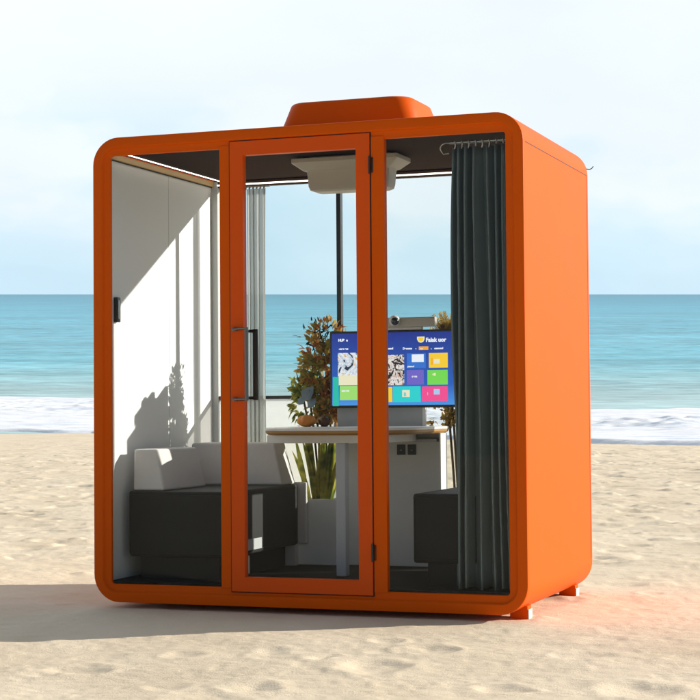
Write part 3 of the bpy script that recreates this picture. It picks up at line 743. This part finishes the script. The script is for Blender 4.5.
def cloud_leaves(n_, c, r, ln, w, seed, ylim=1.284, ymin=1.19):
    rnd = random.Random(seed); bm = bmesh.new(); k = 0
    while k < n_:
        v = Vector([rnd.gauss(0, .5) for _ in range(3)])
        if v.length > 1.1: continue
        # clump test leaves gaps
        if mnoise.noise(Vector((c[0] + v.x * r[0], c[1], c[2] + v.z * r[2])) * 16 + Vector((seed, 0, 0))) < -.12: continue
        p = Vector((c[0] + v.x * r[0], min(max(c[1] + v.y * r[1], ymin), ylim - .012), c[2] + v.z * r[2]))
        d = (v + Vector([rnd.uniform(-.7, .7) for _ in range(3)]) + Vector((0, 0, .15)))
        d.y *= .35
        L = ln * rnd.uniform(.6, 1.3)
        leaf(bm, p, d, L, w * rnd.uniform(.7, 1.3), Vector((rnd.uniform(-1, 1), rnd.uniform(-1, 1), rnd.uniform(-.3, 1)))); k += 1
    return bm
pl = empty('potted_plant', (.76, 1.22, .10), 'rust leaved bushy plant in a white planter left of the monitor', 'potted plant')
bm = bmesh.new(); 
loft(bm, [rr_h(.605, .86, 1.142, 1.280, .1005, .012), rr_h(.600, .868, 1.140, 1.284, .455, .012), rr_h(.612, .856, 1.152, 1.272, .455, .008), rr_h(.614, .854, 1.154, 1.270, .425, .008)], cap0=True, cap1=True)
part('planter', bm, POT, pl, 30)
bm = bmesh.new(); rnd = random.Random(3)
for k in range(26):
    a = rnd.uniform(-1, 1); p = Vector((.74 + a * .07, rnd.uniform(1.19, 1.24), .425)); hgt = rnd.uniform(.22, .42)
    tip = Vector((.735 + a * .17 + rnd.uniform(-.03, .03), p.y + rnd.uniform(-.02, .03), .44 + hgt)); midp = Vector((p.x + a * .03, p.y, .43 + hgt * .55))
    cpts = [Vector(q) for q in bezier(p, midp, tip, 7)]; w = rnd.uniform(.012, .022)
    prev = None
    for i, q in enumerate(cpts):
        f = math.sin(math.pi * (.12 + .88 * i / 7)) ** .8 * w if i < 7 else .001
        vv = (bm.verts.new(q + Vector((-f, -.3 * f, 0))), bm.verts.new(q + Vector((0, .35 * f, 0))), bm.verts.new(q + Vector((f, -.3 * f, 0))))
        if prev: bm.faces.new((prev[0], prev[1], vv[1], vv[0])); bm.faces.new((prev[1], prev[2], vv[2], vv[1]))
        prev = vv
part('broad_leaves', bm, OLIVE, pl, 'all')
bm = bmesh.new()
for k in range(7):
    tube(bm, bezier((.71 + .012 * k, 1.24, .42), (.68 + .02 * k, 1.25, .85), (.585 + .045 * k, 1.25, 1.15 + .03 * (k % 3)), 8), [.006] * 8 + [.002], 6)
part('stem', bm, STEM, pl, True)
part('foliage', cloud_leaves(1300, (.765, 1.235, 1.15), (.135, .04, .27), .040, .021, 5), RUST, pl, 'all')
part('foliage', cloud_leaves(420, (.655, 1.245, 1.00), (.10, .03, .17), .040, .019, 8), OLIVE, pl, 'all')
part('foliage', cloud_leaves(160, (.72, 1.245, 1.33), (.11, .03, .10), .030, .010, 15), leaf_mat('dark_sprig', [(.012, .016, .006), (.03, .035, .01)]), pl, 'all')
part('foliage', cloud_leaves(240, (.79, 1.235, .93), (.10, .03, .07), .034, .020, 77), leaf_mat('amber_leaves', [(.20, .07, .02), (.55, .20, .03), (.62, .42, .12), (.30, .10, .03)], 25), pl, 'all')
bm = bmesh.new()
for x, z, s in ((.675, 1.02, 1), (.70, .97, .7), (.64, .985, .6)):
    leaf(bm, Vector((x - .03 * s, 1.185, z - .03 * s)), Vector((.6, 0, .75)), .10 * s, .075 * s, Vector((0, -1, .2)), .1)
part('large_leaf', bm, BLUEL, pl, 'all')

pg = empty('golden_plant', (1.47, 1.24, .10), 'golden spiky plant rising behind the right end of the monitor', 'plant')
bm = bmesh.new(); loft(bm, [rr_h(1.468, 1.58, 1.215, 1.282, .1005, .02), rr_h(1.462, 1.59, 1.21, 1.284, .36, .02), rr_h(1.472, 1.58, 1.22, 1.275, .34, .02)], cap0=True, cap1=True)
part('pot', bm, POT, pg, 30)
bm = bmesh.new()
for k in range(4): tube(bm, bezier((1.50 + .015 * k, 1.25, .33), (1.48 + .02 * k, 1.25, .8), (1.42 + .035 * k, 1.24, 1.36), 8), [.007] * 8 + [.003], 6)
part('stem', bm, STEM, pg, True)
bm = bmesh.new(); rnd = random.Random(22)
for k in range(46):
    a = rnd.uniform(-75, 75); d = Vector((math.sin(R_(a)), rnd.uniform(-.15, .1), math.cos(R_(a)))); base = Vector((1.462 + rnd.uniform(-.03, .03), rnd.uniform(1.225, 1.25), 1.345 + rnd.uniform(-.03, .02)))
    L = rnd.uniform(.08, .15)
    for i in range(9):
        q = base + d * L * i / 9 + Vector((0, 0, -.02 * (i / 9) ** 2))
        for s in (-1, 1):
            leaf(bm, q, d + Vector((d.z * s * .7, 0, -d.x * s * .7)), .026 * (1.2 - i / 11), .006, Vector((0, -1, 0)))
part('frond', bm, GOLDL, pg, 'all')
part('foliage', cloud_leaves(260, (1.42, 1.25, .90), (.10, .03, .055), .030, .014, 31), GOLDL, pg, 'all')

def gourd(name, c, r, m, label, cat, squash=.8, ribs=8, neck=False):
    bm = bmesh.new(); rings = []
    for j in range(13):
        ph_ = math.pi * j / 12; rr_ = []
        for i in range(40):
            th = 2 * math.pi * i / 40
            rad_ = r * math.sin(ph_) * (1 + .07 * math.cos(ribs * th)) + .0008
            rr_.append((c[0] + rad_ * math.cos(th), c[1] + rad_ * math.sin(th), c[2] + r * squash * (1 - math.cos(ph_))))
        rings.append(rr_)
    loft(bm, rings, True, True)
    o = empty(name, c, label, cat)
    part('body', bm, m, o, 'all')
    bm = bmesh.new()
    if neck:
        loft(bm, [rr_h(c[0] - r * .5, c[0] + r * .5, c[1] - r * .5, c[1] + r * .5, c[2] + 2 * r * squash - .006 + dz, r * .45) for dz in (0, .010)], True, True)
        part('rim', bm, m, o, 30)
    else:
        tube(bm, bezier((c[0], c[1], c[2] + 2 * r * squash - .004), (c[0], c[1], c[2] + 2 * r * squash + .012), (c[0] + .012, c[1], c[2] + 2 * r * squash + .016), 5), .004, 6)
        part('stalk', bm, STEM, o, True)
    return o
gourd('pumpkin', (.735, 1.02, .8485), .052, mat('orange_rind', (.72, .26, .04), .5, noise=.35, nscale=40), 'small orange pumpkin on the table near the rust plant', 'pumpkin', .62)
gourd('small_jar', (.822, 1.06, .8485), .031, mat('brown_glaze', (.10, .035, .012), .25, noise=.3, nscale=30), 'small round brown jar on the table beside the pumpkin', 'jar', .95, 0, True)
# small shells and dried petals beside them
for k, (x, y, s) in enumerate(((.775, .99, .014), (.79, 1.00, .010), (.70, 1.00, .010))):
    bm = bmesh.new()
    for j in range(6):
        a = j * 1.05; leaf(bm, Vector((x, y, .8488 + s * .25)), Vector((math.cos(a), math.sin(a), .5)), s * 1.6, s, Vector((0, 0, 1)))
    solo('dried_flower', bm, GOLDL, (x, y, .8485), ['golden dried flower between the pumpkin and the jar', 'small golden dried flower nearest the brown jar', 'golden dried flower at the left of the pumpkin'][k], 'dried flower', 'dried flowers on the table', 'all')
